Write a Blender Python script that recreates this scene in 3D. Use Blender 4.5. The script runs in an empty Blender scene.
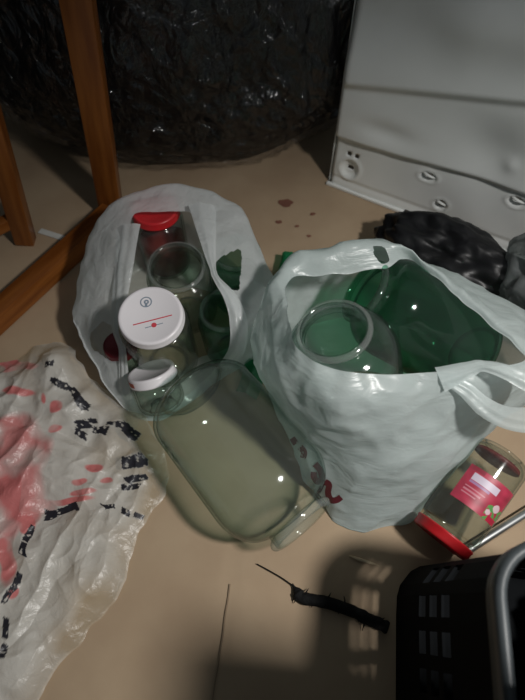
import bpy, bmesh, math, random
from mathutils import Vector, Matrix, noise, Quaternion
from mathutils.bvhtree import BVHTree

random.seed(4)
sc = bpy.context.scene
COL = sc.collection

# ------------------------------------------------------------ camera, light
TH = math.radians(58)
F = 520.0
H = 0.72
cam_data = bpy.data.cameras.new('camera')
cam = bpy.data.objects.new('camera', cam_data)
COL.objects.link(cam)
cam.location = (0, 0, H)
cam.rotation_euler = (math.radians(90) - TH, 0, 0)
cam_data.sensor_fit = 'VERTICAL'
cam_data.sensor_height = 36
cam_data.lens = 36 * F / 700
cam_data.clip_start = 0.02
cam_data.dof.use_dof = True
cam_data.dof.focus_distance = 0.66
cam_data.dof.aperture_fstop = 4.5
sc.camera = cam

world = bpy.data.worlds.new('world')
sc.world = world
world.use_nodes = True
world.node_tree.nodes['Background'].inputs[0].default_value = (0.80, 0.92, 1.0, 1)
world.node_tree.nodes['Background'].inputs[1].default_value = 0.10

ld = bpy.data.lights.new('room_lamp', 'SPOT')
ld.spot_size = math.radians(82)
ld.spot_blend = 1.0
ld.energy = 46
ld.color = (1.0, 0.975, 0.94)
ld.shadow_soft_size = 0.05
lamp = bpy.data.objects.new('room_lamp', ld)
lamp.location = (0.55, -0.08, 1.10)
lamp.rotation_euler = (Vector((0.15, 0.15, 0.0)) - Vector(lamp.location)).to_track_quat('-Z', 'Y').to_euler()
COL.objects.link(lamp)

sc.view_settings.view_transform = 'Standard'
sc.view_settings.look = 'None'
sc.view_settings.gamma = 1
sc.view_settings.exposure = 0.0
sc.cycles.transparent_max_bounces = 32
sc.cycles.max_bounces = 12


def at(u, v, z=0.0):
    """point of the place at height z that the photo shows at pixel (u, v)"""
    x = (u - 262.5) / F
    y = (350 - v) / F
    d = Vector((x, math.cos(TH) + y * math.sin(TH), -math.sin(TH) + y * math.cos(TH)))
    t = (z - H) / d.z
    return Vector((d.x * t, d.y * t, z))


def pix(p):
    dy, dz = p.y, p.z - H
    f = dy * math.cos(TH) - dz * math.sin(TH)
    up = dy * math.sin(TH) + dz * math.cos(TH)
    return 262.5 + F * p.x / f, 350 - F * up / f


# ------------------------------------------------------------ materials
def new_mat(name):
    m = bpy.data.materials.new(name)
    m.use_nodes = True
    nt = m.node_tree
    nt.nodes.clear()
    out = nt.nodes.new('ShaderNodeOutputMaterial')
    return m, nt, out


def N(nt, t, **kw):
    n = nt.nodes.new(t)
    for k, v in kw.items():
        setattr(n, k, v)
    return n


def principled(name, color, rough=0.5, metallic=0.0, var=0.0, scale=20, bump=0.0, bscale=60, color2=None,
               stretch=(1, 1, 1), spec=0.5, coat=0.0):
    m, nt, out = new_mat(name)
    b = N(nt, 'ShaderNodeBsdfPrincipled')
    b.inputs['Roughness'].default_value = rough
    b.inputs['Metallic'].default_value = metallic
    b.inputs['Specular IOR Level'].default_value = spec
    b.inputs['Coat Weight'].default_value = coat
    nt.links.new(b.outputs[0], out.inputs[0])
    tc = N(nt, 'ShaderNodeTexCoord')
    mp = N(nt, 'ShaderNodeMapping')
    mp.inputs['Scale'].default_value = stretch
    nt.links.new(tc.outputs['Object'], mp.inputs[0])
    nz = N(nt, 'ShaderNodeTexNoise')
    nz.inputs['Scale'].default_value = scale
    nz.inputs['Detail'].default_value = 5
    nt.links.new(mp.outputs[0], nz.inputs['Vector'])
    mix = N(nt, 'ShaderNodeMix', data_type='RGBA')
    c = Vector(color)
    c2 = Vector(color2) if color2 else c * (1 - var)
    mix.inputs[6].default_value = (*c, 1)
    mix.inputs[7].default_value = (*c2, 1)
    rm = N(nt, 'ShaderNodeMapRange')
    rm.inputs[1].default_value = 0.35
    rm.inputs[2].default_value = 0.65
    nt.links.new(nz.outputs[0], rm.inputs[0])
    nt.links.new(rm.outputs[0], mix.inputs[0])
    nt.links.new(mix.outputs[2], b.inputs['Base Color'])
    if bump:
        n2 = N(nt, 'ShaderNodeTexNoise')
        n2.inputs['Scale'].default_value = bscale
        n2.inputs['Detail'].default_value = 6
        nt.links.new(mp.outputs[0], n2.inputs['Vector'])
        bp = N(nt, 'ShaderNodeBump')
        bp.inputs['Strength'].default_value = bump
        bp.inputs['Distance'].default_value = 0.005
        nt.links.new(n2.outputs[0], bp.inputs['Height'])
        nt.links.new(bp.outputs[0], b.inputs['Normal'])
    return m


def glass(name, tint, edge, rough=0.09, dust_glint=0.012):
    """clear bottle glass: light passes each wall tinted, more so where the wall is seen along its length"""
    m, nt, out = new_mat(name)
    lw = N(nt, 'ShaderNodeLayerWeight')
    lw.inputs[0].default_value = 0.5
    pw = N(nt, 'ShaderNodeMath', operation='POWER')
    pw.inputs[1].default_value = 3.4
    nt.links.new(lw.outputs['Facing'], pw.inputs[0])
    mix = N(nt, 'ShaderNodeMix', data_type='RGBA')
    mix.inputs[6].default_value = (*tint, 1)
    mix.inputs[7].default_value = (*edge, 1)
    nt.links.new(pw.outputs[0], mix.inputs[0])
    tr = N(nt, 'ShaderNodeBsdfTransparent')
    nt.links.new(mix.outputs[2], tr.inputs[0])
    gl = N(nt, 'ShaderNodeBsdfGlossy')
    gl.inputs['Roughness'].default_value = rough
    # reflection grows towards grazing view (Schlick), the same from either side of the wall
    p5 = N(nt, 'ShaderNodeMath', operation='POWER')
    p5.inputs[1].default_value = 5.0
    nt.links.new(lw.outputs['Facing'], p5.inputs[0])
    fr = N(nt, 'ShaderNodeMapRange')
    fr.inputs[3].default_value = 0.035
    fr.inputs[4].default_value = 0.75
    nt.links.new(p5.outputs[0], fr.inputs[0])
    # faint dusty film on the glass; raised on rims to paint their glint
    df = N(nt, 'ShaderNodeBsdfDiffuse')
    df.inputs[0].default_value = (*[min(1, 0.35 + 0.5 * t) for t in tint], 1)
    mx0 = N(nt, 'ShaderNodeMixShader')
    mx0.inputs[0].default_value = dust_glint
    nt.links.new(tr.outputs[0], mx0.inputs[1])
    nt.links.new(df.outputs[0], mx0.inputs[2])
    mx = N(nt, 'ShaderNodeMixShader')
    nt.links.new(fr.outputs[0], mx.inputs[0])
    nt.links.new(mx0.outputs[0], mx.inputs[1])
    nt.links.new(gl.outputs[0], mx.inputs[2])
    nt.links.new(mx.outputs[0], out.inputs[0])
    return m


def film(name, color, clear=0.3, clear_tint=(1, 1, 1), rough=0.3, gloss=0.08, bump=0.4, bscale=40,
         stretch=(1, 1, 1), prints=None, trans=0.5, bdist=0.006):
    """thin plastic: part clear, part milky (diffuse + translucent), with a soft sheen"""
    m, nt, out = new_mat(name)
    tc = N(nt, 'ShaderNodeTexCoord')
    mp = N(nt, 'ShaderNodeMapping')
    mp.inputs['Scale'].default_value = stretch
    nt.links.new(tc.outputs['Object'], mp.inputs[0])
    nz = N(nt, 'ShaderNodeTexNoise')
    nz.inputs['Scale'].default_value = bscale
    nz.inputs['Detail'].default_value = 4
    nz.inputs['Distortion'].default_value = 0.6
    nt.links.new(mp.outputs[0], nz.inputs['Vector'])
    bp = N(nt, 'ShaderNodeBump')
    bp.inputs['Strength'].default_value = bump
    bp.inputs['Distance'].default_value = bdist
    nt.links.new(nz.outputs[0], bp.inputs['Height'])
    df = N(nt, 'ShaderNodeBsdfDiffuse')
    tl = N(nt, 'ShaderNodeBsdfTranslucent')
    df.inputs[0].default_value = (*color, 1)
    tl.inputs[0].default_value = (*color, 1)
    nt.links.new(bp.outputs[0], df.inputs['Normal'])
    nt.links.new(bp.outputs[0], tl.inputs['Normal'])
    m1 = N(nt, 'ShaderNodeMixShader')
    m1.inputs[0].default_value = trans
    nt.links.new(df.outputs[0], m1.inputs[1])
    nt.links.new(tl.outputs[0], m1.inputs[2])
    tr = N(nt, 'ShaderNodeBsdfTransparent')
    tr.inputs[0].default_value = (*clear_tint, 1)
    m2 = N(nt, 'ShaderNodeMixShader')
    m2.inputs[0].default_value = clear
    nt.links.new(m1.outputs[0], m2.inputs[1])
    nt.links.new(tr.outputs[0], m2.inputs[2])
    if prints:
        at_ = N(nt, 'ShaderNodeAttribute', attribute_name='ink')
        sp = N(nt, 'ShaderNodeSeparateColor')
        nt.links.new(at_.outputs['Color'], sp.inputs[0])
        mc = N(nt, 'ShaderNodeMix', data_type='RGBA')
        mc.inputs[6].default_value = (*color, 1)
        mc.inputs[7].default_value = (*prints[0], 1)
        nt.links.new(sp.outputs[0], mc.inputs[0])
        mk = N(nt, 'ShaderNodeMix', data_type='RGBA')
        mk.inputs[7].default_value = (*prints[1], 1)
        nt.links.new(mc.outputs[2], mk.inputs[6])
        nt.links.new(sp.outputs[1], mk.inputs[0])
        nt.links.new(mk.outputs[2], df.inputs[0])
        nt.links.new(mk.outputs[2], tl.inputs[0])
        # ink makes the film less clear; the third channel marks where it is clearest
        mr = N(nt, 'ShaderNodeMath', operation='MAXIMUM')
        nt.links.new(sp.outputs[0], mr.inputs[0])
        nt.links.new(sp.outputs[1], mr.inputs[1])
        inv = N(nt, 'ShaderNodeMath', operation='SUBTRACT')
        inv.inputs[0].default_value = 1.0
        nt.links.new(mr.outputs[0], inv.inputs[1])
        cl = N(nt, 'ShaderNodeMapRange')
        cl.inputs[3].default_value = clear
        cl.inputs[4].default_value = 0.8
        nt.links.new(sp.outputs[2], cl.inputs[0])
        ml = N(nt, 'ShaderNodeMath', operation='MULTIPLY')
        nt.links.new(inv.outputs[0], ml.inputs[0])
        nt.links.new(cl.outputs[0], ml.inputs[1])
        nt.links.new(ml.outputs[0], m2.inputs[0])
    gl = N(nt, 'ShaderNodeBsdfGlossy')
    gl.inputs['Roughness'].default_value = rough
    nt.links.new(bp.outputs[0], gl.inputs['Normal'])
    m3 = N(nt, 'ShaderNodeMixShader')
    m3.inputs[0].default_value = gloss
    nt.links.new(m2.outputs[0], m3.inputs[1])
    nt.links.new(gl.outputs[0], m3.inputs[2])
    nt.links.new(m3.outputs[0], out.inputs[0])
    return m


def ink_mat(name, base, rough=0.45):
    m, nt, out = new_mat(name)
    b = N(nt, 'ShaderNodeBsdfPrincipled')
    b.inputs['Roughness'].default_value = rough
    a = N(nt, 'ShaderNodeAttribute', attribute_name='ink')
    nt.links.new(a.outputs['Color'], b.inputs['Base Color'])
    nt.links.new(b.outputs[0], out.inputs[0])
    return m


M = {
    'cardboard': principled('cardboard', (0.405, 0.300, 0.196), 0.8, color2=(0.35, 0.25, 0.16), scale=9, bump=0.12, bscale=30),
    'concrete': principled('concrete', (0.14, 0.12, 0.10), 0.85, var=0.4, scale=6, bump=0.2),
    'wall': principled('wall_paint', (0.12, 0.115, 0.11), 0.9, var=0.3, scale=4),
    'wood': principled('varnished_pine', (0.27, 0.092, 0.018), 0.35, color2=(0.16, 0.046, 0.008), scale=16, stretch=(4, 4, .35), spec=0.4),
    'black_film': principled('black_plastic', (0.004, 0.004, 0.005), 0.6, spec=0.15, var=0.4, bump=0.4, bscale=16),
    'black_bag': principled('black_bag_plastic', (0.006, 0.006, 0.007), 0.42, var=0.4, bump=0.15, bscale=50),
    'crate': principled('black_crate_plastic', (0.005, 0.006, 0.007), 0.7, var=0.3, spec=0.05),
    'crate_rim_highlight': principled('highlight_grey_crate_rim', (0.06, 0.07, 0.075), 0.42, var=0.2),  # black plastic too; the grey paints in the highlight along the rim
    'enamel': principled('white_enamel', (0.86, 0.88, 0.86), 0.38, color2=(0.79, 0.81, 0.79), scale=7, bump=0.03, bscale=12),
    'grommet': principled('dark_grommet', (0.03, 0.03, 0.03), 0.6),
    'chrome': principled('brushed_steel', (0.78, 0.79, 0.78), 0.33, metallic=1.0, var=0.15),
    'white_lid': principled('white_lid_enamel', (0.78, 0.75, 0.77), 0.3, var=0.03, spec=0.5),
    'red_lid': principled('red_lid_enamel', (0.50, 0.015, 0.02), 0.35, var=0.2),
    'dark_red': principled('dark_red_enamel', (0.16, 0.008, 0.014), 0.4, var=0.2),
    'red_ink': principled('red_ink', (0.55, 0.05, 0.07), 0.6),
    'orange_ink': principled('orange_ink', (0.50, 0.09, 0.04), 0.6),
    'blue_ink': principled('blue_grey_ink', (0.22, 0.27, 0.33), 0.6),
    'maroon_ink': principled('maroon_ink', (0.13, 0.012, 0.025), 0.5),
    'red_food': principled('red_sauce_residue', (0.22, 0.02, 0.02), 0.5, var=0.4),
    'stain': principled('brown_red_stain', (0.21, 0.085, 0.055), 0.8, var=0.3),
    'stain_line': principled('scored_fold', (0.28, 0.20, 0.125), 0.8, var=0.3),
    'splinter': principled('pale_splinter', (0.55, 0.43, 0.28), 0.7, var=0.2),
    'strip_black': principled('black_frayed_rubber', (0.008, 0.008, 0.008), 0.8, spec=0.2, var=0.5, bump=0.6, bscale=120),
    'white_strip': principled('white_paper', (0.62, 0.62, 0.58), 0.7, var=0.2),
    'shade_box_card': principled('shade_box_cardboard', (0.30, 0.21, 0.12), 0.8, var=0.2),  # for the unseen carton added to cast shade
    'green_film': film('green_plastic', (0.008, 0.22, 0.085), clear=0.25, clear_tint=(.1, .7, .4), gloss=0.06),
    'bag': film('milky_bag_plastic', (0.86, 0.89, 0.89), clear=0.20, rough=0.28, gloss=0.045, bump=0.6, bscale=28, stretch=(1.6, 1.6, .5)),
    'bag2': film('milky_bag_plastic_thick', (0.72, 0.80, 0.79), clear=0.15, rough=0.33, gloss=0.04, bump=0.6, bscale=26, stretch=(.6, 1.2, 1.6), trans=0.45),
    'wrap': film('printed_wrap', (0.84, 0.83, 0.78), clear=0.18, rough=0.34, gloss=0.035, bump=0.45, bscale=60,
                 prints=((0.80, 0.19, 0.19), (0.035, 0.035, 0.045)), trans=0.35, clear_tint=(.97, .95, .84)),
    'stretch': film('clear_stretch_film', (0.3, 0.3, 0.3), clear=0.985, rough=0.11, gloss=0.085, bump=1.0, bscale=26, stretch=(1.5, 1.5, .9), bdist=0.02),
    'grey_film': film('grey_clear_plastic', (0.35, 0.38, 0.38), clear=0.50, clear_tint=(.7, .72, .72), rough=0.3, gloss=0.06, bump=0.2, bscale=14),
    'jar_glass': glass('pale_green_glass', (0.942, 0.976, 0.963), (0.16, 0.36, 0.29)),
    'clear_glass': glass('clear_glass', (0.90, 0.925, 0.90), (0.34, 0.42, 0.37)),
    'green_glass': glass('bottle_green_glass', (0.45, 0.73, 0.60), (0.06, 0.22, 0.14)),
    'mid_green_glass': glass('grey_green_glass', (0.70, 0.87, 0.78), (0.16, 0.34, 0.25)),
    'rim_glass': glass('thick_rim_glass', (0.90, 0.93, 0.91), (0.36, 0.46, 0.40), 0.09, 0.10),  # extra diffuse share paints in the bright ring of the mouth
    'rim_green': glass('thick_green_rim_glass', (0.50, 0.74, 0.62), (0.06, 0.22, 0.14), 0.09, 0.05),  # same painted brightness, weaker, for green mouths
    'label': ink_mat('printed_paper_label', None),
}


# ------------------------------------------------------------ helpers
def mesh_obj(name, verts, faces, mat, parent=None, smooth=True):
    me = bpy.data.meshes.new(name)
    me.from_pydata([tuple(v) for v in verts], [], faces)
    me.update()
    if smooth:
        for p in me.polygons:
            p.use_smooth = True
    me.materials.append(mat)
    o = bpy.data.objects.new(name, me)
    COL.objects.link(o)
    if parent:
        o.parent = parent
    return o


def bm_obj(name, bm, mat, parent=None, smooth=False):
    me = bpy.data.meshes.new(name)
    bm.normal_update()
    bm.to_mesh(me)
    bm.free()
    if smooth:
        for p in me.polygons:
            p.use_smooth = True
    me.materials.append(mat)
    o = bpy.data.objects.new(name, me)
    COL.objects.link(o)
    if parent:
        o.parent = parent
    return o


def tag(o, label, cat, group=None, kind=None):
    o['label'] = label
    o['category'] = cat
    if group:
        o['group'] = group
    if kind:
        o['kind'] = kind
    return o


def thing(name, label, cat, loc=(0, 0, 0), axis=None, group=None):
    o = bpy.data.objects.new(name, None)
    o.empty_display_size = 0.03
    COL.objects.link(o)
    o.location = loc
    if axis is not None:
        o.rotation_mode = 'QUATERNION'
        o.rotation_quaternion = Vector(axis).to_track_quat('Z', 'Y')
    return tag(o, label, cat, group)


def structure(o):
    o['kind'] = 'structure'
    return o


def box_bm(x0, x1, y0, y1, z0, z1, bevel=0.0):
    bm = bmesh.new()
    bmesh.ops.create_cube(bm, size=1)
    for v in bm.verts:
        v.co = Vector(((x0 + x1) / 2 + v.co.x * (x1 - x0), (y0 + y1) / 2 + v.co.y * (y1 - y0), (z0 + z1) / 2 + v.co.z * (z1 - z0)))
    if bevel:
        bmesh.ops.bevel(bm, geom=bm.edges[:], offset=bevel, segments=2, affect='EDGES', profile=0.6)
    return bm


def beam(name, p, q, w, d, mat, parent, updir=(0, 0, 1), bevel=0.003):
    """square-section bar from p to q"""
    p, q = Vector(p), Vector(q)
    ax = (q - p)
    L = ax.length
    ax.normalize()
    side = ax.cross(Vector(updir)).normalized()
    up = side.cross(ax).normalized()
    bm = box_bm(-w / 2, w / 2, -d / 2, d / 2, 0, L, bevel)
    o = bm_obj(name, bm, mat, parent, True)
    mtx = Matrix((side, up, ax)).transposed().to_4x4()
    mtx.translation = p
    if parent:
        mtx = parent.matrix_basis.inverted() @ mtx
    o.matrix_basis = mtx
    md = o.modifiers.new('edges', 'EDGE_SPLIT')
    md.split_angle = math.radians(50)
    return o


def lathe(name, prof, mat, parent=None, seg=56, closed=False):
    verts, faces = [], []
    n = len(prof)
    for r, z in prof:
        for k in range(seg):
            a = 2 * math.pi * k / seg
            verts.append((r * math.cos(a), r * math.sin(a), z))
    for i in range(n - 1):
        for k in range(seg):
            k2 = (k + 1) % seg
            faces.append((i * seg + k, i * seg + k2, (i + 1) * seg + k2, (i + 1) * seg + k))
    me_o = mesh_obj(name, verts, faces, mat, parent)
    bm = bmesh.new()
    bm.from_mesh(me_o.data)
    bmesh.ops.remove_doubles(bm, verts=bm.verts[:], dist=1e-6)
    bmesh.ops.recalc_face_normals(bm, faces=bm.faces[:])
    bm.to_mesh(me_o.data)
    bm.free()
    for p in me_o.data.polygons:
        p.use_smooth = True
    return me_o


def arc(cx, cz, r0, r1, a0, a1, n=6, rz=None):
    rz = rz or r0
    return [(cx + r0 * math.cos(math.radians(a0 + (a1 - a0) * i / n)), cz + rz * math.sin(math.radians(a0 + (a1 - a0) * i / n))) for i in range(n + 1)]


def cr(p0, p1, p2, p3, t):
    return 0.5 * ((2 * p1) + (p2 - p0) * t + (2 * p0 - 5 * p1 + 4 * p2 - p3) * t * t + (3 * p1 - p0 - 3 * p2 + p3) * t ** 3)


def spline(pts, n, closed=False):
    pts = [Vector(p) for p in pts]
    K = len(pts)
    out = []
    if closed:
        for i in range(n):
            s = i * K / n
            k = int(s)
            t = s - k
            out.append(cr(pts[(k - 1) % K], pts[k % K], pts[(k + 1) % K], pts[(k + 2) % K], t))
    else:
        for i in range(n):
            s = i * (K - 1) / (n - 1)
            k = min(int(s), K - 2)
            t = s - k
            g = lambda j: pts[max(0, min(K - 1, j))]
            out.append(cr(g(k - 1), g(k), g(k + 1), g(k + 2), t))
    return out


def tube(name, pts, rad, mat, parent=None, seg=12, flat=1.0, up=(0, 0, 1)):
    """swept rod; rad is a number or a list, flat squashes it along 'up'"""
    n = len(pts)
    rad = rad if isinstance(rad, (list, tuple)) else [rad] * n
    verts, faces = [], []
    for i, p in enumerate(pts):
        a = pts[max(0, i - 1)]
        b = pts[min(n - 1, i + 1)]
        t = (b - a).normalized()
        s = t.cross(Vector(up))
        s = s.normalized() if s.length > 1e-6 else Vector((1, 0, 0))
        u = s.cross(t).normalized()
        for k in range(seg):
            an = 2 * math.pi * k / seg
            verts.append(p + s * rad[i] * math.cos(an) + u * rad[i] * flat * math.sin(an))
    for i in range(n - 1):
        for k in range(seg):
            k2 = (k + 1) % seg
            faces.append((i * seg + k, i * seg + k2, (i + 1) * seg + k2, (i + 1) * seg + k))
    faces.append(tuple(range(seg))[::-1])
    faces.append(tuple((n - 1) * seg + k for k in range(seg)))
    return mesh_obj(name, verts, faces, mat, parent)


def fbm(p, s, o=3):
    v, a = 0, 1.0
    q = Vector(p) * s
    for i in range(o):
        v += a * noise.noise(q)
        q = q * 2.03 + Vector((3.1, 1.7, 9.2))
        a *= 0.5
    return v


def ridge(p, s):
    return 1 - 2 * abs(noise.noise(Vector(p) * s))


# ------------------------------------------------------------ setting
def slab(name, x0, x1, y0, y1, z0, z1, mat):
    return structure(bm_obj(name, box_bm(x0, x1, y0, y1, z0, z1), mat))


slab('floor', -1.5, 1.7, -1.4, 2.0, -0.06, -0.004, M['concrete'])
slab('wall_back', -1.5, 1.7, 2.0, 2.08, -0.06, 2.2, M['wall'])
slab('wall_left', -1.58, -1.5, -1.4, 2.08, -0.06, 2.2, M['wall'])


# cardboard sheet with a fold running towards the viewer and faint buckles
def cardboard():
    x0, x1, y0, y1 = -0.62, 0.72, -0.45, 1.30
    nx, ny = 150, 160
    verts, faces = [], []
    f0, f1 = at(230, 585), at(214, 700)
    for j in range(ny + 1):
        for i in range(nx + 1):
            x = x0 + (x1 - x0) * i / nx
            y = y0 + (y1 - y0) * j / ny
            xf = f0.x + (f1.x - f0.x) * (y - f0.y) / (f1.y - f0.y)
            z = -0.0006 + 0.0005 * fbm((x, y, 0), 5, 2)
            z -= 0.0016 * math.exp(-((x - xf) / 0.006) ** 2) * (1 if y < 0.12 else max(0, 1 - (y - 0.12) * 20))
            verts.append((x, y, z))
    w = nx + 1
    for j in range(ny):
        for i in range(nx):
            faces.append((j * w + i, j * w + i + 1, (j + 1) * w + i + 1, (j + 1) * w + i))
    o = mesh_obj('cardboard_sheet', verts, faces, M['cardboard'])
    md = o.modifiers.new('thick', 'SOLIDIFY')
    md.thickness = 0.0028
    md.offset = -1
    tag(o, 'large flat tan cardboard sheet covering the floor under the bags and jars', 'cardboard')
    ln = spline([at(230, 584, .0012), at(226, 610, .0012), at(222, 640, .0012), at(217, 672, .0012), at(212, 705, .0012)], 40)
    fv = []
    for p in ln:
        x = p.x + .0014 * noise.noise(p * 40)
        fv += [(x - .0009, p.y, .0009), (x + .0009, p.y, .0009)]
    fl = mesh_obj('fold_line', fv, [(2 * i, 2 * i + 1, 2 * i + 3, 2 * i + 2) for i in range(39)], M['stain_line'], o)
    fl['label'] = 'thin darker fold line'
    for (u, v, r) in ((286, 203, .011), (279, 222, .0045), (313, 214, .004), (297, 226, .003), (309, 236, .003)):
        c = at(u, v, 0.0009)
        vs = [c]
        for k in range(22):
            a = 2 * math.pi * k / 22
            rr = r * (1 + 0.5 * noise.noise(Vector((u * .7 + math.cos(a), v * .3 + math.sin(a), 0))))
            vs.append(c + Vector((rr * math.cos(a) * 1.3, rr * math.sin(a), 0)))
        s = mesh_obj('stain', vs, [(0, 1 + k, 1 + (k + 1) % 22) for k in range(22)], M['stain'], o)
        s['label'] = 'small dark red brown spot'
    return o


cardboard()

tag(bm_obj('paper_strip', box_bm(-.036, .036, -.006, .006, 0, .0012), M['white_strip']),
    'narrow white paper strip on the floor behind the wooden foot rail', 'strip')
ps = bpy.data.objects['paper_strip']
ps.location = at(56, 236, 0.0006)
ps.rotation_euler = (0, 0, math.radians(-22))

# ------------------------------------------------------------ wooden stand
stand = thing('wooden_stand', 'orange brown varnished wooden stand with foot rail beside the black bundle', 'stand', (-0.36, 0.66, 0))
A0 = Vector((-0.294, 0.772, 0.012))
A1 = at(76, -10, 0.402)
beam('leg', A0, A0 + (A1 - A0) * 1.35, 0.042, 0.030, M['wood'], stand, (0, 1, 0.2))
r0 = at(112, 214, 0.019)
r1 = at(-40, 352, 0.019)
r0.z = r1.z = 0.0205
beam('foot_rail', r0, r1, 0.034, 0.038, M['wood'], stand)
B0 = Vector((-0.444, 0.690, 0.0))
B1 = at(-4, 140, 0.21)
beam('leg', B0, B0 + (B1 - B0) * 2.6, 0.034, 0.026, M['wood'], stand, (0, 1, 0.2))
beam('stretcher', at(14, 219, 0.05), at(-70, 262, 0.05), 0.020, 0.022, M['wood'], stand)


# ------------------------------------------------------------ black wrapped bundle
def bundle():
    c = Vector((-0.165, 1.148, 0.285))
    root = thing('wrapped_bundle', 'large round black bundle wrapped in shiny clear stretch film', 'bundle', (c.x, c.y, 0))

    def shell(name, k, amp, mat, seed, seg=150, ring=90, crease=0.0):
        verts, faces = [], []
        for j in range(ring + 1):
            th = math.pi * j / ring
            for i in range(seg):
                ph = 2 * math.pi * i / seg
                d = Vector((math.sin(th) * math.cos(ph), math.sin(th) * math.sin(ph), math.cos(th)))
                e = Vector((abs(d.x) ** .85 * math.copysign(1, d.x), abs(d.y) ** .85 * math.copysign(1, d.y), abs(d.z) ** .72 * math.copysign(1, d.z)))
                rr = 1 + amp * fbm(d + Vector((seed, 0, 0)), 2.3, 3) + amp * .35 * ridge((d.x * 2 + seed, d.y * 2, d.z * .5), 5)
                if crease:
                    rr += crease * (ridge((d.x * 1.5 + .9 * d.z, d.y * 1.5, d.z * .9), 8) - .5) + crease * .55 * (ridge((d.x * 1.3 + .8 * d.z, d.y * 1.3, d.z * .8 + 4), 21) - .5)
                p = Vector((e.x * .44 * k * rr, e.y * .335 * k * rr, c.z + e.z * .345 * k * rr))
                p.z = max(p.z, 0.004 if k <= 1 else 0.001)
                verts.append(p)
        for j in range(ring):
            for i in range(seg):
                i2 = (i + 1) % seg
                faces.append((j * seg + i, (j + 1) * seg + i, (j + 1) * seg + i2, j * seg + i2))
        return mesh_obj(name, verts, faces, mat, root)
    shell('bundle_body', 0.985, 0.035, M['black_film'], 0)
    f = shell('stretch_film', 1.012, 0.036, M['stretch'], 0, 420, 240, 0.026)
    f['label'] = 'clear shiny creased film layer'


bundle()


# ------------------------------------------------------------ white metal panel
def panel():
    o0 = at(328, 182, 0.0)
    d = Vector((0.861, -0.509, 0))
    nrm = Vector((-0.509, -0.861, 0))            # towards the viewer
    root = thing('metal_sheet', 'dented white metal panel standing upright at the back right', 'metal panel', o0)
    W, Hh = 0.62, 0.62
    st = 0.004
    nx, nz = int(W / st), int(Hh / st)
    holes = []
    rec = [(0.042, 0.052, .020, .022), (0.190, 0.093, .018, .010), (0.228, 0.046, .014, .012), (0.345, 0.108, .018, .011), (0.42, 0.09, .02, .012)]
    pins = [(0.036, 0.083), (0.053, 0.084)]

    def sm(a, b, x):
        t = max(0, min(1, (x - a) / (b - a)))
        return t * t * (3 - 2 * t)

    def depth(s, z):
        top = 0.112 + 0.05 * s
        h = 0.0
        h += 0.011 * sm(top - .004, top + .006, z)                  # step above the bottom flange
        h -= 0.003 * math.exp(-((z - 0.022) / .004) ** 2)          # groove near the lower edge
        h += 0.012 * sm(.205 + .20 * s, .225 + .20 * s, z) * sm(.0, .02, s)      # crease line
        h -= 0.010 * sm(.24, .34, z)
        h += 0.016 * math.exp(-((z - .34 - .12 * s) / .05) ** 2) * sm(.08, .2, s)   # pressed bulge
        h -= 0.013 * math.exp(-((s - .27) / .06) ** 2 - ((z - .175) / .05) ** 2)    # dents
        h -= 0.006 * math.exp(-((s - .10) / .05) ** 2 - ((z - .155) / .018) ** 2)
        h += 0.004 * math.exp(-((s - .31) / .012) ** 2 - ((z - .17) / .012) ** 2)
        h += 0.004 * math.exp(-((s - .36) / .012) ** 2 - ((z - .19) / .012) ** 2)
        h += 0.003 * fbm((s, z, 0), 7, 2)
        for (a, b, ra, rb) in rec:
            q = ((s - a) / ra) ** 2 + ((z - b) / rb) ** 2
            h += 0.0025 * math.exp(-((q - 1.0) / .45) ** 2) - 0.006 * sm(1, .4, q)
        if s < .012:
            h -= 0.02 * (1 - s / .012) ** 2                         # rolled left edge
        return h
    idx = {}
    verts, faces = [], []
    for j in range(nz + 1):
        for i in range(nx + 1):
            s, z = i * st, j * st
            lean = 0.02 * z
            verts.append(d * (s) + nrm * (depth(s, z) - lean + 0.004) + Vector((0, 0, z)))
    w = nx + 1
    for j in range(nz):
        for i in range(nx):
            s, z = (i + .5) * st, (j + .5) * st
            cut = any(((s - a) / .0045) ** 2 + ((z - b) / .0045) ** 2 < 1 for a, b, _, _ in rec)
            cut = cut or any((s - a) ** 2 + (z - b) ** 2 < .0042 ** 2 for a, b in pins)
            if not cut:
                faces.append((j * w + i, j * w + i + 1, (j + 1) * w + i + 1, (j + 1) * w + i))
    p = mesh_obj('pressed_face', verts, faces, M['enamel'], root)
    md = p.modifiers.new('thick', 'SOLIDIFY')
    md.thickness = 0.0014
    md.offset = -1
    # folded lower lip and the return flange on the left
    q0 = o0
    beam('bottom_lip', q0 + nrm * .006 + Vector((0, 0, .003)), q0 + d * W + nrm * .006 + Vector((0, 0, .003)), 0.008, 0.006, M['enamel'], root, bevel=.0015)
    beam('side_flange', q0 - nrm * .02 + d * .001 + Vector((0, 0, .002)), q0 - nrm * .033 + d * .001 + Vector((0, 0, Hh)), 0.0018, 0.034, M['enamel'], root, tuple(nrm), bevel=0)
    for (a, b, ra, rb) in rec[1:4]:
        # pressed tab beside each clip hole
        c = d * a + nrm * (depth(a, b) + .004) + Vector((0, 0, b))
        pts = [c + d * (-.010) + Vector((0, 0, .004)), c + d * (-.004) + nrm * .006 + Vector((0, 0, .006)), c + d * (.006) + nrm * .006 + Vector((0, 0, .004)), c + d * .011]
        tube('clip', spline(pts, 14), 0.0028, M['enamel'], root, 8, 0.7)
    return root


panel()


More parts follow.
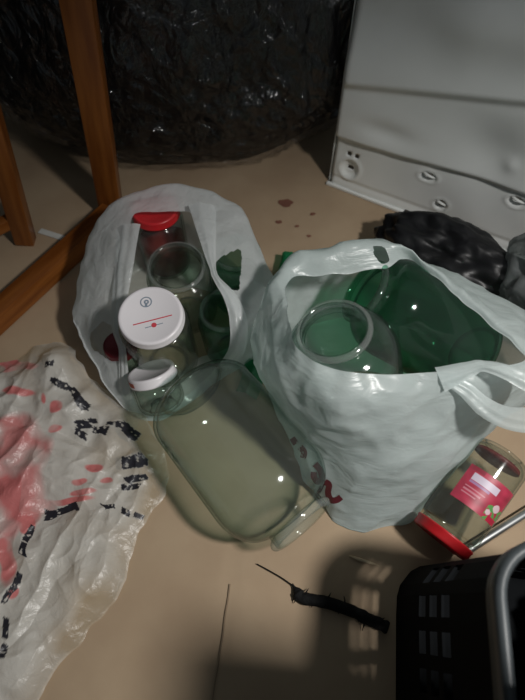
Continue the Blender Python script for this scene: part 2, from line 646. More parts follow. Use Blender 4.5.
# ------------------------------------------------------------ crumpled lumps
def lump(name, c, r, amp, mat, label, cat, seed=0.0, freq=2.2, seg=90, ring=60, sharp=0.5, zmin=0.001, parent=None):
    verts, faces = [], []
    c = Vector(c)
    for j in range(ring + 1):
        th = math.pi * j / ring
        for i in range(seg):
            ph = 2 * math.pi * i / seg
            d = Vector((math.sin(th) * math.cos(ph), math.sin(th) * math.sin(ph), math.cos(th)))
            q = d + Vector((seed, seed * .7, 0))
            rr = 1 + amp * fbm(q, freq, 3) + amp * sharp * (ridge(q, freq * 2.1) - .4) + amp * .12 * (ridge(q + Vector((5, 2, 1)), freq * 4.2) - .4)
            p = Vector((d.x * r[0], d.y * r[1], d.z * r[2])) * rr
            p.z = max(p.z, zmin - c.z)
            verts.append(p)
    for j in range(ring):
        for i in range(seg):
            i2 = (i + 1) % seg
            faces.append((j * seg + i, (j + 1) * seg + i, (j + 1) * seg + i2, j * seg + i2))
    o = mesh_obj(name, verts, faces, mat, parent)
    bm = bmesh.new()
    bm.from_mesh(o.data)
    bmesh.ops.remove_doubles(bm, verts=bm.verts[:], dist=1e-5)
    bm.to_mesh(o.data)
    bm.free()
    o.location = c
    if label:
        tag(o, label, cat)
    return o


lump('black_plastic_bag', (0.335, 0.590, 0.050), (0.145, 0.065, 0.062), 0.24, M['black_bag'],
     'crumpled black plastic bag on the floor at the foot of the white metal panel', 'plastic bag', 3.3, 1.5, sharp=.2)
bpy.data.objects['black_plastic_bag'].rotation_euler = (0, 0, math.radians(-36))
lump('plastic_sheet', (0.442, 0.500, 0.085), (0.062, 0.075, 0.095), 0.34, M['grey_film'],
     'bunched grey see-through plastic sheet at the right edge behind the bag', 'plastic sheet', 7.1, 1.3, sharp=.7)


# ------------------------------------------------------------ jars
def jar_body_profile(Rb, Hj, Rn, wall=0.003, flange=0.004):
    """outer wall from base to rim, then the inner wall back down"""
    shh = (Rb - Rn) * 1.45
    hs = Hj - 0.018 - shh
    rc = Rb * .40
    out = [(0, 0.004), (Rb * .45, 0.003), (Rb * .62, 0.0)]
    out += arc(Rb - rc, rc, rc, rc, -90, 0, 7)
    out += [(Rb, hs * .5)]
    sh = Rb - Rn
    for i in range(9):
        a = math.pi / 2 * i / 8
        r = Rb - sh * (1 - math.cos(a)) ** 1.0
        z = hs + shh * math.sin(a)
        out.append((r, z))
    out += [(Rn - .0005, Hj - .017)]
    inner = []
    for r, z in reversed(out[3:]):
        inner.append((max(0.002, r - wall), z + (0.003 if z < hs * .4 else 0.0)))
    top = [(Rn, Hj - .012), (Rn - .0002, Hj - .0005), (Rn - .0012, Hj), (Rn - wall + .0008, Hj), (Rn - wall, Hj - .002)]
    return out + top + inner + [(Rb * .5, .0085), (0, .009)]


def rim_profile(Rn, Hj, flange):
    r = flange
    z = Hj - .0045
    return [(Rn - .0004, z - r * 1.1)] + [(Rn + r * math.cos(math.radians(a)) * 1.0, z + r * 1.0 * math.sin(math.radians(a))) for a in range(-80, 81, 20)] + [(Rn - .0004, z + r * 1.0)]


def lid_profile(Rl, Hj, h=0.014):
    z0 = Hj - h + .002
    return [(Rl - .002, z0 + .0005), (Rl + .0008, z0), (Rl + .001, z0 + .002), (Rl, z0 + .0035), (Rl, z0 + h - .003),
            (Rl - .0008, z0 + h - .0008), (Rl - .0025, z0 + h), (Rl - .005, z0 + h - .0002), (Rl - .0065, z0 + h - .0012), (0, z0 + h - .0012)]


def jar(label, base, axis, Hj, Rb, Rn, mat, lid=None, name='glass_jar', flange=0.0042, group=None):
    root = thing(name, label, 'jar', base, axis, group)
    b = lathe('glass_body', jar_body_profile(Rb, Hj, Rn), mat, root)
    if lid:
        l = lathe('lid', lid_profile(Rn + .0035, Hj), lid, root)
        root['_lidz'] = Hj + .002 - .0012
        return root, l
    else:
        lathe('mouth_rim', rim_profile(Rn, Hj, flange), M['rim_green'] if mat in (M['green_glass'], M['mid_green_glass']) else M['rim_glass'], root)
    return root, None


def disc_print(name, cx, cy, z, r, mat, parent, r_in=0.0, seg=28):
    verts, faces = [], []
    for k in range(seg):
        a = 2 * math.pi * k / seg
        verts += [(cx + r * math.cos(a), cy + r * math.sin(a), z), (cx + r_in * math.cos(a), cy + r_in * math.sin(a), z)]
    for k in range(seg):
        k2 = (k + 1) % seg
        faces.append((2 * k, 2 * k2, 2 * k2 + 1, 2 * k + 1))
    return mesh_obj(name, verts, faces, mat, parent)


def bar_print(name, p, q, w, z, mat, parent):
    p, q = Vector((*p, 0)), Vector((*q, 0))
    t = (q - p).normalized()
    s = Vector((-t.y, t.x, 0)) * w / 2
    vs = [p + s, q + s, q - s, p - s]
    for v in vs:
        v.z = z
    return mesh_obj(name, vs, [(0, 1, 2, 3)], mat, parent)


# the big jar lying on the cardboard between the bags
mouth = at(291, 512, 0.078)
base = at(193, 391, 0.078)
ax = (mouth - base).normalized()
jar('large pale green glass jar lying on its side on the cardboard between the two bags', base, ax, 0.234, 0.0775, 0.040, M['jar_glass'], flange=0.0055)

# ---- jars in the left bag
lid_c = at(151, 317, 0.168)
ax = Vector((0.02, -0.17, 1)).normalized()
jA, lidA = jar('tall jar with a round white printed screw lid inside the left bag', lid_c - ax * 0.168 + Vector((0, 0, .005)), ax, 0.166, 0.048, 0.0390, M['clear_glass'], M['white_lid'])
zl = jA['_lidz'] + .00025


def on_lid(u, v):
    """lid-plane coordinates of a mark the photo shows at (u, v)"""
    rot = jA.rotation_quaternion.to_matrix()
    c = Vector(jA.location) + rot @ Vector((0, 0, zl))
    n = rot @ Vector((0, 0, 1))
    o = Vector((0, 0, H))
    d = at(u, v, 0) - o
    t = (c - o).dot(n) / d.dot(n)
    q = rot.inverted() @ (o + d * t - c)
    return q.x, q.y


lx, ly = on_lid(146, 302)
e = disc_print('emblem', lx, ly, zl, .0078, M['blue_ink'], lidA, .0062)
e['label'] = 'blue grey round emblem'
disc_print('emblem', lx + .0005, ly, zl, .0034, M['blue_ink'], lidA, .0012)
disc_print('emblem', lx, ly - .0045, zl, .0018, M['blue_ink'], lidA)
bar_print('printed_line', on_lid(133, 325), on_lid(172, 315), .0016, zl, M['red_ink'], lidA)
lx, ly = on_lid(154, 325)
disc_print('printed_dot', lx, ly, zl + .0001, .0034, M['red_ink'], lidA)
bar_print('printed_line', on_lid(145, 328), on_lid(163, 323), .0012, zl, M['blue_ink'], lidA)

# short jar with a white lid, tipped over in the mouth of the bag
ax = Vector((-0.22, 0.52, 0.80)).normalized()
sb = at(151, 371, .083) - ax * .060
jS, lidS = jar('short jar with a white lid tipped over at the mouth of the left bag', sb, ax, 0.060, 0.034, 0.0305, M['clear_glass'], M['white_lid'])
rotS = jS.rotation_quaternion.to_matrix()


def curved_patch(name, R, a0, a1, z0, z1, mat, parent, na=24, nz=8, color=None):
    verts, faces, cols = [], [], []
    for j in range(nz + 1):
        for i in range(na + 1):
            a = a0 + (a1 - a0) * i / na
            z = z0 + (z1 - z0) * j / nz
            verts.append((R * math.cos(a), R * math.sin(a), z))
            if color:
                cols.append(color(i / na, j / nz))
    w = na + 1
    for j in range(nz):
        for i in range(na):
            faces.append((j * w + i, j * w + i + 1, (j + 1) * w + i + 1, (j + 1) * w + i))
    o = mesh_obj(name, verts, faces, mat, parent)
    if color:
        ca = o.data.color_attributes.new('ink', 'FLOAT_COLOR', 'POINT')
        for k, c in enumerate(cols):
            ca.data[k].color = (*c, 1)
    return o


def local_angle(root, wdir):
    v = root.rotation_quaternion.to_matrix().inverted() @ Vector(wdir)
    return math.atan2(v.y, v.x)


a = local_angle(jS, (-0.80, -0.60, 0.1))
p = curved_patch('printed_mark', .0343, a - .34, a + .34, .049, .058, M['orange_ink'], lidS)
p['label'] = 'orange red mark on the lid edge'

jar('open clear glass jar standing inside the left bag with its mouth up', at(176, 266, 0.150) - Vector((0.0, -0.026, 0.147)), Vector((0.0, -0.17, 1)), 0.150, 0.049, 0.0385, M['clear_glass'], flange=.004)
jC, lidC = jar('jar with a bright red lid at the back of the left bag', (-0.170, 0.630, 0.002), Vector((0, -0.03, 1)), 0.140, 0.041, 0.0340, M['clear_glass'], M['red_lid'])
lathe('contents', [(0, .010), (.036, .012), (.0365, .075), (0, .075)], M['red_food'], jC)['label'] = 'dark red leftovers'
jar('grey green glass jar showing through the handle hole of the left bag', (-0.040, 0.552, 0.002), (0, 0, 1), 0.122, 0.043, 0.034, M['mid_green_glass'])
jar('dark green glass jar in the right side of the left bag', (-0.048, 0.452, 0.002), Vector((-0.05, -.05, 1)), 0.118, 0.044, 0.034, M['mid_green_glass'])
jar('small jar with a dark red lid by the torn left handle of the left bag', (-0.212, 0.418, 0.002), Vector((.0, -0.05, 1)), 0.070, 0.024, 0.0205, M['clear_glass'], M['dark_red'])

# ---- jars in the right bag
jar('large open clear jar standing upright in the right bag', (0.140, 0.312, 0.018), Vector((-0.063, 0.013, 0.232)), 0.236, 0.0700, 0.0385, M['jar_glass'], flange=0.0048)
gm = at(362, 290, 0.172)
gb = Vector((0.306, 0.400, 0.069))
jar('large dark green glass jar lying tilted inside the right bag', gb, (gm - gb).normalized(), (gm - gb).length, 0.0700, 0.041, M['green_glass'], flange=0.005)

# ---- jar on the floor at the right, with the red label
lidp = at(440, 540, 0.038)
basep = at(503, 452, 0.080)
ax = (lidp - basep).normalized()
jl, ll = jar('clear jar with a red fruit label lying on the floor right of the white bag', basep, ax, (lidp - basep).length, 0.039, 0.0345, M['clear_glass'], M['red_lid'])


def label_color(u, v):
    u = 1 - u
    n1 = noise.noise(Vector((u * 6, v * 6, 2.0)))
    c = Vector((0.40, 0.035, 0.070)) * (1 + .35 * n1)
    if v < .12 and .05 < u < .30:
        c = Vector((0.26, 0.03, 0.05))
    if .14 < u < .64 and .16 < v < .36:
        c = Vector((0.60, 0.52, 0.62))
    if .14 < u < .52 and .38 < v < .45:
        c = Vector((0.36, 0.20, 0.36))
    for k in range(3):
        if abs(v - (.56 + k * .09)) < .018 and .12 < u < .50 - k * .06:
            c = Vector((0.55, 0.20, 0.25))
    if u > .62 and v > .55 and noise.noise(Vector((u * 11, v * 8, 5))) > -.05:
        c = Vector((0.10, 0.30, 0.08))
    if (u - .80) ** 2 + (v - .60) ** 2 * .6 < .007 or (u - .68) ** 2 + (v - .80) ** 2 * .6 < .003:
        c = Vector((0.68, 0.50, 0.54))
    if u > .72 and v > .84:
        c = Vector((0.42, 0.02, 0.05))
    return tuple(c)


a = local_angle(jl, (0.10, -0.35, 1))
Lj = (lidp - basep).length
lb = curved_patch('label', .0394, a - .85, a + .95, Lj * .30, Lj * .64, M['label'], jl, 90, 60, label_color)
lb['label'] = 'red paper label with white panel and green leaves'
lathe('contents', [(0, .0105), (.030, .0115), (.031, .016), (0, .016)], M['red_food'], jl)


# ------------------------------------------------------------ plastic bags
def loft_bag(name, rings, mat, N_=240, M_=80, amp=0.004, seed=0.0, holes=(), parent=None, floor_ring=True, pleat=0.0):
    R = [spline(r, N_, True) for r in rings]
    K = len(R)
    verts = []
    cen = sum((sum(r, Vector()) / N_ for r in R), Vector()) / K
    for j in range(M_ + 1):
        s = j * (K - 1) / M_
        k = min(int(s), K - 2)
        t = s - k
        g = lambda m: R[max(0, min(K - 1, m))]
        for i in range(N_):
            p = cr(g(k - 1)[i], g(k)[i], g(k + 1)[i], g(k + 2)[i], t)
            d = (p - cen)
            d.normalize()
            q = p + Vector((seed, 0, 0))
            w = amp * (1.2 * fbm(q, 9, 2) + 0.9 * (ridge(q, 13) - .5) + .35 * (ridge(q + Vector((2, 3, 4)), 34) - .5))
            if pleat:
                w += pleat * math.sin(i * 2 * math.pi / N_ * 17 + 4 * noise.noise(q * 6)) * math.exp(-(j / M_) * 5)
            p = p + d * w
            p.z = max(p.z, 0.0012)
            verts.append(p)
    faces = []
    for j in range(M_):
        for i in range(N_):
            i2 = (i + 1) % N_
            f = (j * N_ + i, j * N_ + i2, (j + 1) * N_ + i2, (j + 1) * N_ + i)
            c = (verts[f[0]] + verts[f[2]]) / 2
            if any(inpoly(*pix(c), h[0]) and c.z > h[1] for h in holes):
                continue
            faces.append(f)
    o = mesh_obj(name, verts, faces, mat, parent)
    bm = bmesh.new()
    bm.from_mesh(o.data)
    bmesh.ops.delete(bm, geom=[v for v in bm.verts if not v.link_faces], context='VERTS')
    for _ in range(3):
        bmesh.ops.smooth_vert(bm, verts=[v for v in bm.verts if v.is_boundary], factor=0.5, use_axis_x=True, use_axis_y=True, use_axis_z=True)
    bm.to_mesh(o.data)
    bm.free()
    for p in o.data.polygons:
        p.use_smooth = True
    return o


def inpoly(x, y, poly):
    ins = False
    n = len(poly)
    for i in range(n):
        x1, y1 = poly[i]
        x2, y2 = poly[(i + 1) % n]
        if (y1 > y) != (y2 > y) and x < (x2 - x1) * (y - y1) / (y2 - y1) + x1:
            ins = not ins
    return ins


def strap(name, pts, width, mat, parent, n=60, up=(0, 0, 1), curl=0.25, seed=0.0):
    """ribbon of gathered film along a path"""
    P = spline(pts, n)
    W = width if isinstance(width, list) else [width] * len(pts)
    verts, faces = [], []
    m = 12
    for i, p in enumerate(P):
        t = (P[min(n - 1, i + 1)] - P[max(0, i - 1)]).normalized()
        side = t.cross(Vector(up)).normalized()
        nn = side.cross(t).normalized()
        s = i * (len(W) - 1) / (n - 1)
        k = min(int(s), len(W) - 2)
        w = W[k] + (W[k + 1] - W[k]) * (s - k)
        for j in range(m + 1):
            x = j / m - .5
            z = curl * w * (0.6 - 4 * x * x) * .6 + .0008 * math.sin(x * 14 + 2 * noise.noise(p * 20 + Vector((seed, 0, 0))))
            verts.append(p + side * x * w + nn * z)
    w_ = m + 1
    for i in range(n - 1):
        for j in range(m):
            faces.append((i * w_ + j, i * w_ + j + 1, (i + 1) * w_ + j + 1, (i + 1) * w_ + j))
    return mesh_obj(name, verts, faces, mat, parent)


def rp(lst):
    return [at(*q) for q in lst]


# left bag
L0 = rp([(163, 212, .160), (191, 211, .160), (205, 238, .160), (213, 274, .158), (228, 302, .150), (239, 322, .135), (236, 352, .100), (222, 366, .060),
         (196, 388, .006), (163, 414, .006), (143, 411, .012), (130, 388, .040), (121, 345, .080), (121, 300, .115), (126, 255, .145), (136, 216, .158)])
L1 = rp([(163, 189, .160), (205, 194, .160), (240, 207, .152), (258, 240, .135), (275, 275, .110), (280, 305, .090), (268, 340, .055), (240, 366, .025),
         (200, 395, .003), (165, 420, .003), (136, 416, .004), (110, 390, .030), (82, 342, .058), (73, 305, .075), (86, 245, .112), (117, 203, .150)])
cb = Vector((-0.13, 0.49, 0))


def shrink(r, k, z):
    out = []
    for i, p in enumerate(r):
        q = cb + (Vector((p.x, p.y, 0)) - cb) * k
        q.z = min(p.z, z)
        out.append(q)
    return out


Lm = [(a * .5 + b * .5) + Vector((0, 0, .006 if a.z > .05 else 0)) for a, b in zip(L0, L1)]
L2 = shrink(L1, 0.99, 0.06)
L3 = shrink(L1, 0.92, 0.0015)
L4 = shrink(L1, 0.55, 0.0012)
hole_r = ([(214, 266), (219, 259), (241, 249), (240, 270), (238, 290), (229, 288), (216, 277)], 0.07)
hole_l = ([(103, 322), (118, 330), (121, 350), (109, 358), (92, 348), (90, 335)], 0.02)
bagL = loft_bag('plastic_bag', [L0, Lm, L1, L2, L3, L4], M['bag'], amp=0.0056, seed=1.3, holes=(hole_r, hole_l), pleat=0.0012)
tag(bagL, 'milky white plastic carrier bag slumped open around jars with white and red lids', 'plastic bag')
bagL.data.materials[0] = M['bag']
s = strap('handle', rp([(203, 205, .168), (207, 235, .168), (213, 268, .164), (217, 279, .160), (231, 298, .150), (239, 322, .136), (237, 350, .103), (223, 368, .060)]), [.045, .026, .009, .010, .020, .026, .024, .016], M['bag'], bagL, up=(0.3, -.3, 1), seed=3)
s = strap('handle', rp([(128, 225, .160), (122, 275, .135), (117, 322, .105), (122, 350, .085), (124, 392, .040)]), [.040, .030, .022, .012, .020], M['bag'], bagL, up=(-.4, -.4, 1), seed=5)

# right bag
R0 = rp([(294, 281, .200), (335, 275, .200), (384, 270, .203), (411, 258, .205), (447, 288, .200), (492, 323, .195), (528, 358, .198), (484, 367, .214),
         (430, 372, .220), (378, 374, .230), (326, 366, .240), (296, 342, .241), (287, 306, .226)])
R1 = rp([(285, 263, .203), (322, 248, .216), (370, 237, .220), (408, 250, .213), (453, 278, .198), (499, 314, .194), (538, 360, .188), (497, 388, .196),
         (438, 398, .198), (378, 408, .206), (322, 410, .202), (270, 370, .190), (266, 308, .195)])
R2 = [Vector((.012, .465, .11)), Vector((.075, .525, .11)), Vector((.17, .54, .11)), Vector((.245, .52, .11)), Vector((.325, .48, .11)), Vector((.385, .43, .11)), Vector((.390, .345, .11)),
      at(474, 438, .11), at(432, 460, .115), at(372, 468, .115), at(311, 446, .11), at(259, 376, .13), Vector((-.008, .40, .11))]
R3 = [Vector((.035, .45, .02)), Vector((.085, .50, .02)), Vector((.17, .51, .02)), Vector((.24, .49, .02)), Vector((.30, .46, .02)), Vector((.35, .42, .02)), Vector((.335, .33, .02)),
      at(428, 500, .014), at(402, 524, .010), at(347, 526, .008), at(315, 492, .012), at(287, 425, .03), Vector((.02, .40, .02))]
cR = Vector((.17, .34, 0))
R4 = [cR + (Vector((p.x, p.y, 0)) - cR) * .94 + Vector((0, 0, .0015)) for p in R3]
R5 = [cR + (Vector((p.x, p.y, 0)) - cR) * .4 + Vector((0, 0, .0015)) for p in R3]
hole_k = ([(374, 247), (382, 246), (388, 254), (389, 262), (381, 263), (375, 256)], 0.19)
bagR = loft_bag('plastic_bag', [R0, R1, R2, R3, R4, R5], M['bag2'], N_=280, M_=110, amp=0.0062, seed=8.1, holes=(hole_k,), pleat=0.0012)
tag(bagR, 'full white plastic carrier bag with dark red print holding large green jars', 'plastic bag')
strap('handle', rp([(440, 380, .214), (468, 370, .226), (484, 366, .232), (512, 374, .236), (545, 392, .232), (556, 414, .222), (530, 420, .212), (505, 417, .206), (484, 406, .204), (466, 390, .208), (448, 380, .214)]),
      [.030, .018, .012, .018, .026, .028, .028, .024, .022, .018, .012], M['bag2'], bagR, n=110, up=(0.1, -.5, 1), seed=9)

# dark red letter strokes printed on the right bag
bm = bmesh.new()
bm.from_mesh(bagR.data)
tree = BVHTree.FromBMesh(bm)
bm.free()


def printed(strokes, width):
    for pts in strokes:
        P = spline([Vector((*q, 0)) for q in pts], 26)
        verts, faces = [], []
        n = len(P)
        for i, p in enumerate(P):
            t = (P[min(n - 1, i + 1)] - P[max(0, i - 1)]).normalized()
            s = Vector((-t.y, t.x, 0)) * width / 2
            row = []
            for sg in (-1, 0, 1):
                q = p + s * sg
                o = Vector((0, 0, H))
                dr = (at(q.x, q.y, 0) - o).normalized()
                hit = tree.ray_cast(o, dr)
                row.append((hit[0] - dr * 0.0016) if hit[0] else None)
            verts.append(row)
        vs, idx = [], {}
        for i, row in enumerate(verts):
            for j, p in enumerate(row):
                if p is not None:
                    idx[i, j] = len(vs)
                    vs.append(p)
        for i in range(n - 1):
            for j in range(2):
                k = [(i, j), (i, j + 1), (i + 1, j + 1), (i + 1, j)]
                if all(q in idx for q in k):
                    faces.append(tuple(idx[q] for q in k))
        if faces:
            o = mesh_obj('printed_letter', vs, faces, M['maroon_ink'], bagR)
            o['label'] = 'dark red printed letter'


printed([[(315, 464), (320, 470), (322, 478), (318, 482), (314, 477), (314, 472)],
         [(325, 482), (329, 485), (328, 493), (331, 500), (337, 500), (341, 497)],
         [(300, 447), (304, 452), (303, 458)], [(292, 438), (296, 444)]], 6.2)


# ------------------------------------------------------------ printed wrap at the left
def wrap():
    poly = [(-60, 372), (0, 364), (28, 356), (40, 348), (66, 347), (82, 362), (92, 380), (118, 398), (142, 416), (160, 440), (168, 470), (164, 498), (150, 520), (136, 540),
            (128, 578), (118, 600), (100, 622), (78, 648), (52, 680), (30, 720), (-20, 760), (-90, 740), (-130, 600), (-110, 460)]
    Na, Nr = 520, 150
    bd = spline([at(u, v, 0) for u, v in poly], Na, True)
    c = at(20, 530, 0)
    marks = [(61, 386, 6, 3, .5), (79, 399, 8, 4, .6), (87, 404, 5, 3, .3), (82, 425, 7, 4, -.5), (98, 430, 7, 4, .3), (77, 436, 5, 3, .4), (127, 433, 8, 5, .6), (118, 428, 5, 3, .2),
             (132, 459, 8, 5, -.2), (143, 457, 4, 3, .5), (135, 478, 7, 4, -.4), (130, 488, 6, 3, .1), (63, 510, 6, 4, -.1), (74, 508, 5, 4, -.1), (50, 512, 5, 4, -.1), (125, 512, 5, 3, .4),
             (142, 516, 6, 3, .4), (108, 506, 5, 2, .1), (29, 531, 3, 7, .25), (26, 547, 3, 6, .2), (16, 579, 3, 8, .3), (11, 595, 3, 6, .2), (7, 626, 3, 9, .2), (3, 652, 3, 8, .2), (50, 363, 5, 3, -.2),
             (70, 392, 4, 2, .8), (92, 418, 3, 2, 0), (108, 424, 3, 2, .4)]
    reds = [(14, 450, 34, 36), (22, 492, 24, 32), (6, 500, 18, 40), (14, 365, 22, 5), (18, 392, 14, 5), (40, 398, 3, 6), (52, 407, 6, 6), (54, 428, 5, 4), (94, 465, 8, 6), (108, 481, 8, 3), (72, 500, 26, 4), (86, 492, 14, 4),
            (40, 505, 14, 6), (25, 523, 9, 9), (5, 560, 10, 24), (16, 590, 5, 7), (80, 480, 7, 3)]
    verts, faces, cols = [], [], []
    for j in range(Nr + 1):
        r = (j / Nr) ** .8
        for i in range(Na):
            b = bd[i]
            edge = 1 + .016 * fbm((b.x, b.y, 0), 40, 2) * (r ** 4)
            p = c + (b - c) * r * edge
            fall = min(1, (1 - r) * 5.5)
            env = .010 + .026 * fall
            q = Vector((p.x * .8 + p.y * .45, p.y * .8 - p.x * .3, 0))
            q2 = Vector((p.x * 1.3 - p.y * .5, p.y * .45 + p.x * .2, 4))
            fold = abs(noise.noise(q * 9 + Vector((1, 2, 0)))) ** .6
            h = env * (.50 + .34 * fbm(p, 5, 1) + .30 * (ridge(q, 7) - .4) + .30 * (fold - .35) + .22 * (ridge(q2 + Vector((3, 1, 0)), 17) - .45)
                       + .10 * (ridge(q + Vector((1, 7, 0)), 38) - .5))
            # the curled-up end by the wooden rail
            g = at(62, 362, .02)
            h += .028 * math.exp(-((p.x - g.x) / .03) ** 2 - ((p.y - g.y) / .028) ** 2)
            z = max(.0015, h)
            pv = Vector((p.x + .004 * fbm(p, 30, 2), p.y + .004 * fbm(p + Vector((9, 0, 0)), 30, 2), z))
            verts.append(pv)
            u, v = pix(pv)
            red = 0.0
            wob = .62 + .8 * fbm((p.x, p.y, 3), 26, 3)
            u += 7 * fbm((p.x, p.y, 5), 22, 2)
            v += 7 * fbm((p.x, p.y, 6), 22, 2)
            for (a, bb, ra, rb) in reds:
                e = ((u - a) / ra) ** 2 + ((v - bb) / rb) ** 2
                if e < 1.6:
                    k = max(0, min(1, (1.25 - e) * 2.2)) * max(0, min(1, .25 + wob))
                    red = max(red, k * (.78 if ra > 18 and rb > 10 else .9))
            blk = 0.0
            for (a, bb, ra, rb, an) in marks:
                du, dv = u - a, v - bb
                x = du * math.cos(an) + dv * math.sin(an)
                y = -du * math.sin(an) + dv * math.cos(an)
                if abs(x) < ra * 1.15 and abs(y) < rb * 1.15 and noise.noise(Vector((u * .3, v * .3, 1))) > -.42:
                    blk = 1.0
            # clearer yellowish band along the outer right edge
            clr = max(0, min(1, (r - .80) * 7)) * .55 + .9 * max(0, fbm((p.x, p.y, 8), 13, 2) - .02)
            clr += .9 * math.exp(-((u - 92) / 26) ** 2 - ((v - 612) / 34) ** 2) + .5 * math.exp(-((u - 150) / 14) ** 2 - ((v - 490) / 40) ** 2)
            cols.append((min(1, red), blk, min(1, max(0, clr))))
    for j in range(Nr):
        for i in range(Na):
            i2 = (i + 1) % Na
            faces.append((j * Na + i, (j + 1) * Na + i, (j + 1) * Na + i2, j * Na + i2))
    o = mesh_obj('plastic_wrapper', verts, faces, M['wrap'])
    ca = o.data.color_attributes.new('ink', 'FLOAT_COLOR', 'POINT')
    for k, cc in enumerate(cols):
        ca.data[k].color = (*cc, 1)
    tag(o, 'crumpled clear and white plastic wrapper with red and black print on the cardboard', 'wrapper')


wrap()


# ------------------------------------------------------------ green scrap between the bags
def scrap():
    pts = spline([at(246, 394, .012), at(252, 378, .02), at(258, 350, .02), at(272, 310, .02), at(287, 272, .03), at(292, 252, .03)], 50)
    verts, faces = [], []
    m = 14
    for i, p in enumerate(pts):
        t = (pts[min(49, i + 1)] - pts[max(0, i - 1)]).normalized()
        s = t.cross(Vector((0, 0, 1))).normalized()
        for j in range(m + 1):
            x = j / m - .5
            q = p + s * x * .034
            q.z = max(.003, p.z + .012 * (ridge(q, 24) - .4) - abs(x) * .02)
            verts.append(q)
    for i in range(49):
        for j in range(m):
            faces.append((i * 15 + j, i * 15 + j + 1, (i + 1) * 15 + j + 1, (i + 1) * 15 + j))
    o = mesh_obj('plastic_scrap', verts, faces, M['green_film'])
    tag(o, 'emerald green plastic scrap squeezed between the two white bags', 'plastic scrap')


scrap()


# ------------------------------------------------------------ crate at the lower right
def crate():
    corner = Vector((0.196, 0.094, 0.0))
    ang = math.radians(-8)
    root = thing('plastic_crate', 'black plastic crate with square holes at the lower right corner', 'crate', corner)
    root.rotation_euler = (0, 0, ang)
    Lx, Ly, Hc, rc = 0.38, 0.46, 0.27, 0.045
    # path in local coordinates: x to the right, y towards the viewer is negative; corner (0,0)

    def path(off, n_c=6, pitch=None):
        x0, x1, y0, y1 = -off, Lx + off, -Ly - off, off
        r = rc + off
        pts = []
        for (cx, cy, a0) in ((x0 + r, y1 - r, 90), (x0 + r, y0 + r, 180), (x1 - r, y0 + r, 270), (x1 - r, y1 - r, 0)):
            for i in range(n_c + 1):
                a = math.radians(a0 + 90 * i / n_c)
                pts.append(Vector((cx + r * math.cos(a), cy + r * math.sin(a), 0)))
        return pts
    base_p = path(0)
    # resample with alternating bar / hole spacing
    per = base_p + [base_p[0]]
    seg = [(per[i + 1] - per[i]).length for i in range(len(base_p))]
    tot = sum(seg)
    n = int(round(tot / .032))
    bar = tot / n * .38
    hol = tot / n - bar

    def at_s(s):
        s = s % tot
        for i, L in enumerate(seg):
            if s <= L:
                return per[i] + (per[i + 1] - per[i]) * (s / L if L else 0)
            s -= L
        return per[-1]
    S = []
    s = 0
    for k in range(n):
        S += [(s, 'h0'), (s + hol, 'h1')]
        s += bar + hol
    zs = [0.0, .012, .080, .100, .112, .132, .144, .164, .172, .18, .21, .27]
    hole_rows = {2, 4, 6}
    verts, faces = [], []
    for z in zs:
        k = 1 + .13 * (1 - z / Hc)
        for sv, _ in S:
            p = at_s(sv)
            q = Vector((Lx / 2 + (p.x - Lx / 2) * k, -Ly / 2 + (p.y + Ly / 2) * k, z + .001))
            verts.append(q)
    w = len(S)
    for j in range(len(zs) - 1):
        for i in range(w):
            if j in hole_rows and S[i][1] == 'h0':
                continue
            i2 = (i + 1) % w
            faces.append((j * w + i, j * w + i2, (j + 1) * w + i2, (j + 1) * w + i))
    o = mesh_obj('side_wall', verts, faces, M['crate'], root, False)
    md = o.modifiers.new('thick', 'SOLIDIFY')
    md.thickness = .003
    md.offset = 0
    # base
    ring = [Vector((Lx / 2 + (p.x - Lx / 2) * 1.125, -Ly / 2 + (p.y + Ly / 2) * 1.125, 0)) for p in path(-.001)]
    m = len(ring)
    vs = [p + Vector((0, 0, .001)) for p in ring] + [p + Vector((0, 0, .005)) for p in ring]
    fs = [tuple(range(m))[::-1], tuple(range(m, 2 * m))] + [(k, (k + 1) % m, m + (k + 1) % m, m + k) for k in range(m)]
    mesh_obj('base', vs, fs, M['crate'], root, False)
    # rim: rounded lip turned outwards
    lip = [(-.003, -.004), (-.001, .003), (.002, .005), (.006, .0045), (.0085, .001), (.0085, -.016), (.0070, -.017), (.0066, .0), (.005, .002), (.001, .002)]
    rows = [path(a, 10) for a, _ in lip]
    m = len(rows[0])
    verts, faces = [], []
    for (a, z), r in zip(lip, rows):
        for p in r:
            verts.append(Vector((p.x, p.y, Hc + z)))
    L = len(lip)
    for j in range(L):
        for i in range(m):
            i2 = (i + 1) % m
            j2 = (j + 1) % L
            faces.append((j * m + i, j * m + i2, j2 * m + i2, j2 * m + i))
    r = mesh_obj('rim', verts, faces, M['crate_rim_highlight'], root)
    r['label'] = 'smooth black rim with its highlight painted grey'
    return root


crate()
lump('bin_liner', (0.40, -0.05, 0.085), (0.10, 0.12, 0.07), 0.32, M['black_bag'], 'crumpled shiny black bin liner lying inside the crate', 'bin liner', 11.0, zmin=.008)

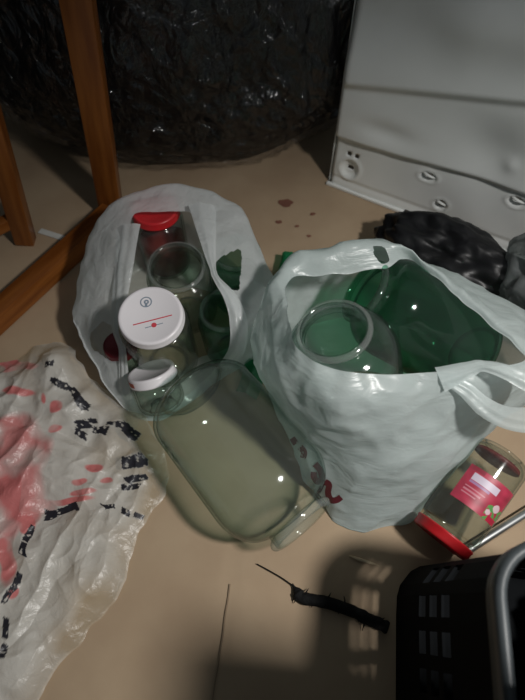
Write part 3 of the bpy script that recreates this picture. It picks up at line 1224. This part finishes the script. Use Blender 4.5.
# unseen closed carton, added on the crate to throw the broad soft shade
cx = thing('shade_carton', 'unseen brown carton added on the black crate to shade the floor', 'carton', (0.388, -0.236, 0.279))
cx.rotation_euler = (0, 0, math.radians(-8))
bm_obj('shade_carton_body', box_bm(-.20, .20, -.20, .20, 0, .26, .003), M['shade_box_card'], cx)
bm_obj('shade_carton_flap', box_bm(-.198, .198, -.198, -.002, .26, .2635, .001), M['shade_box_card'], cx)
bm_obj('shade_carton_flap', box_bm(-.198, .198, .002, .198, .26, .2635, .001), M['shade_box_card'], cx)

# ------------------------------------------------------------ small things
# bright metal tube on the floor between the labelled jar and the crate
p0, p1 = at(461, 554, .008), at(585, 476, .008)
mt = tube('metal_tube', [p0 + (p1 - p0) * i / 20 for i in range(21)], .0062, M['chrome'], None, 16)
tag(mt, 'shiny steel tube lying between the red labelled jar and the crate', 'metal tube')

# black frayed strip with a thin wire end
sp = spline([at(292, 584, .004), at(297, 591, .005), at(303, 598, .006), at(325, 602, .006), at(352, 611, .006), at(368, 619, .006), at(380, 624, .006), at(388, 628, .006)], 80)
rads = [max(.0015, (.0012 if i < 6 else min(.0072, .0022 + (i - 6) * .0006)) * (1 + .22 * noise.noise(Vector((i * .22, 0, 0))))) for i in range(80)]
st = thing('rubber_strip', 'black frayed strip with a thin wire end on the cardboard', 'strip', sp[20])
st.location = (sp[20].x, sp[20].y, 0)
o = tube('strip', [p - Vector(st.location) for p in sp], rads, M['strip_black'], st, 10, .8)
wp = spline([at(257, 564, .003), at(270, 571, .004), at(282, 578, .004), at(292, 585, .004)], 24)
tube('wire', [p - Vector(st.location) for p in wp], .0007, M['strip_black'], st, 6)
for k in range(14):
    i = 14 + k * 4
    p = sp[i] - Vector(st.location)
    dr = Vector((random.uniform(-1, .6), random.uniform(-1, 1), 0)).normalized() * random.uniform(.009, .015)
    tube('frayed_fibre', [p, p + dr * .6 + Vector((0, 0, .002)), p + dr + Vector((0, 0, -.003))], [.0014, .0010, .0004], M['strip_black'], st, 5)

q0, q1 = at(349, 556, .002), at(379, 566, .002)
sl = tube('wood_splinter', [q0, q0 + (q1 - q0) * .3, q0 + (q1 - q0) * .7, q1], [.0010, .0024, .0020, .0008], M['splinter'], None, 6, .6)
tag(sl, 'small pale wood splinter lying in the shadow by the red lid', 'splinter')
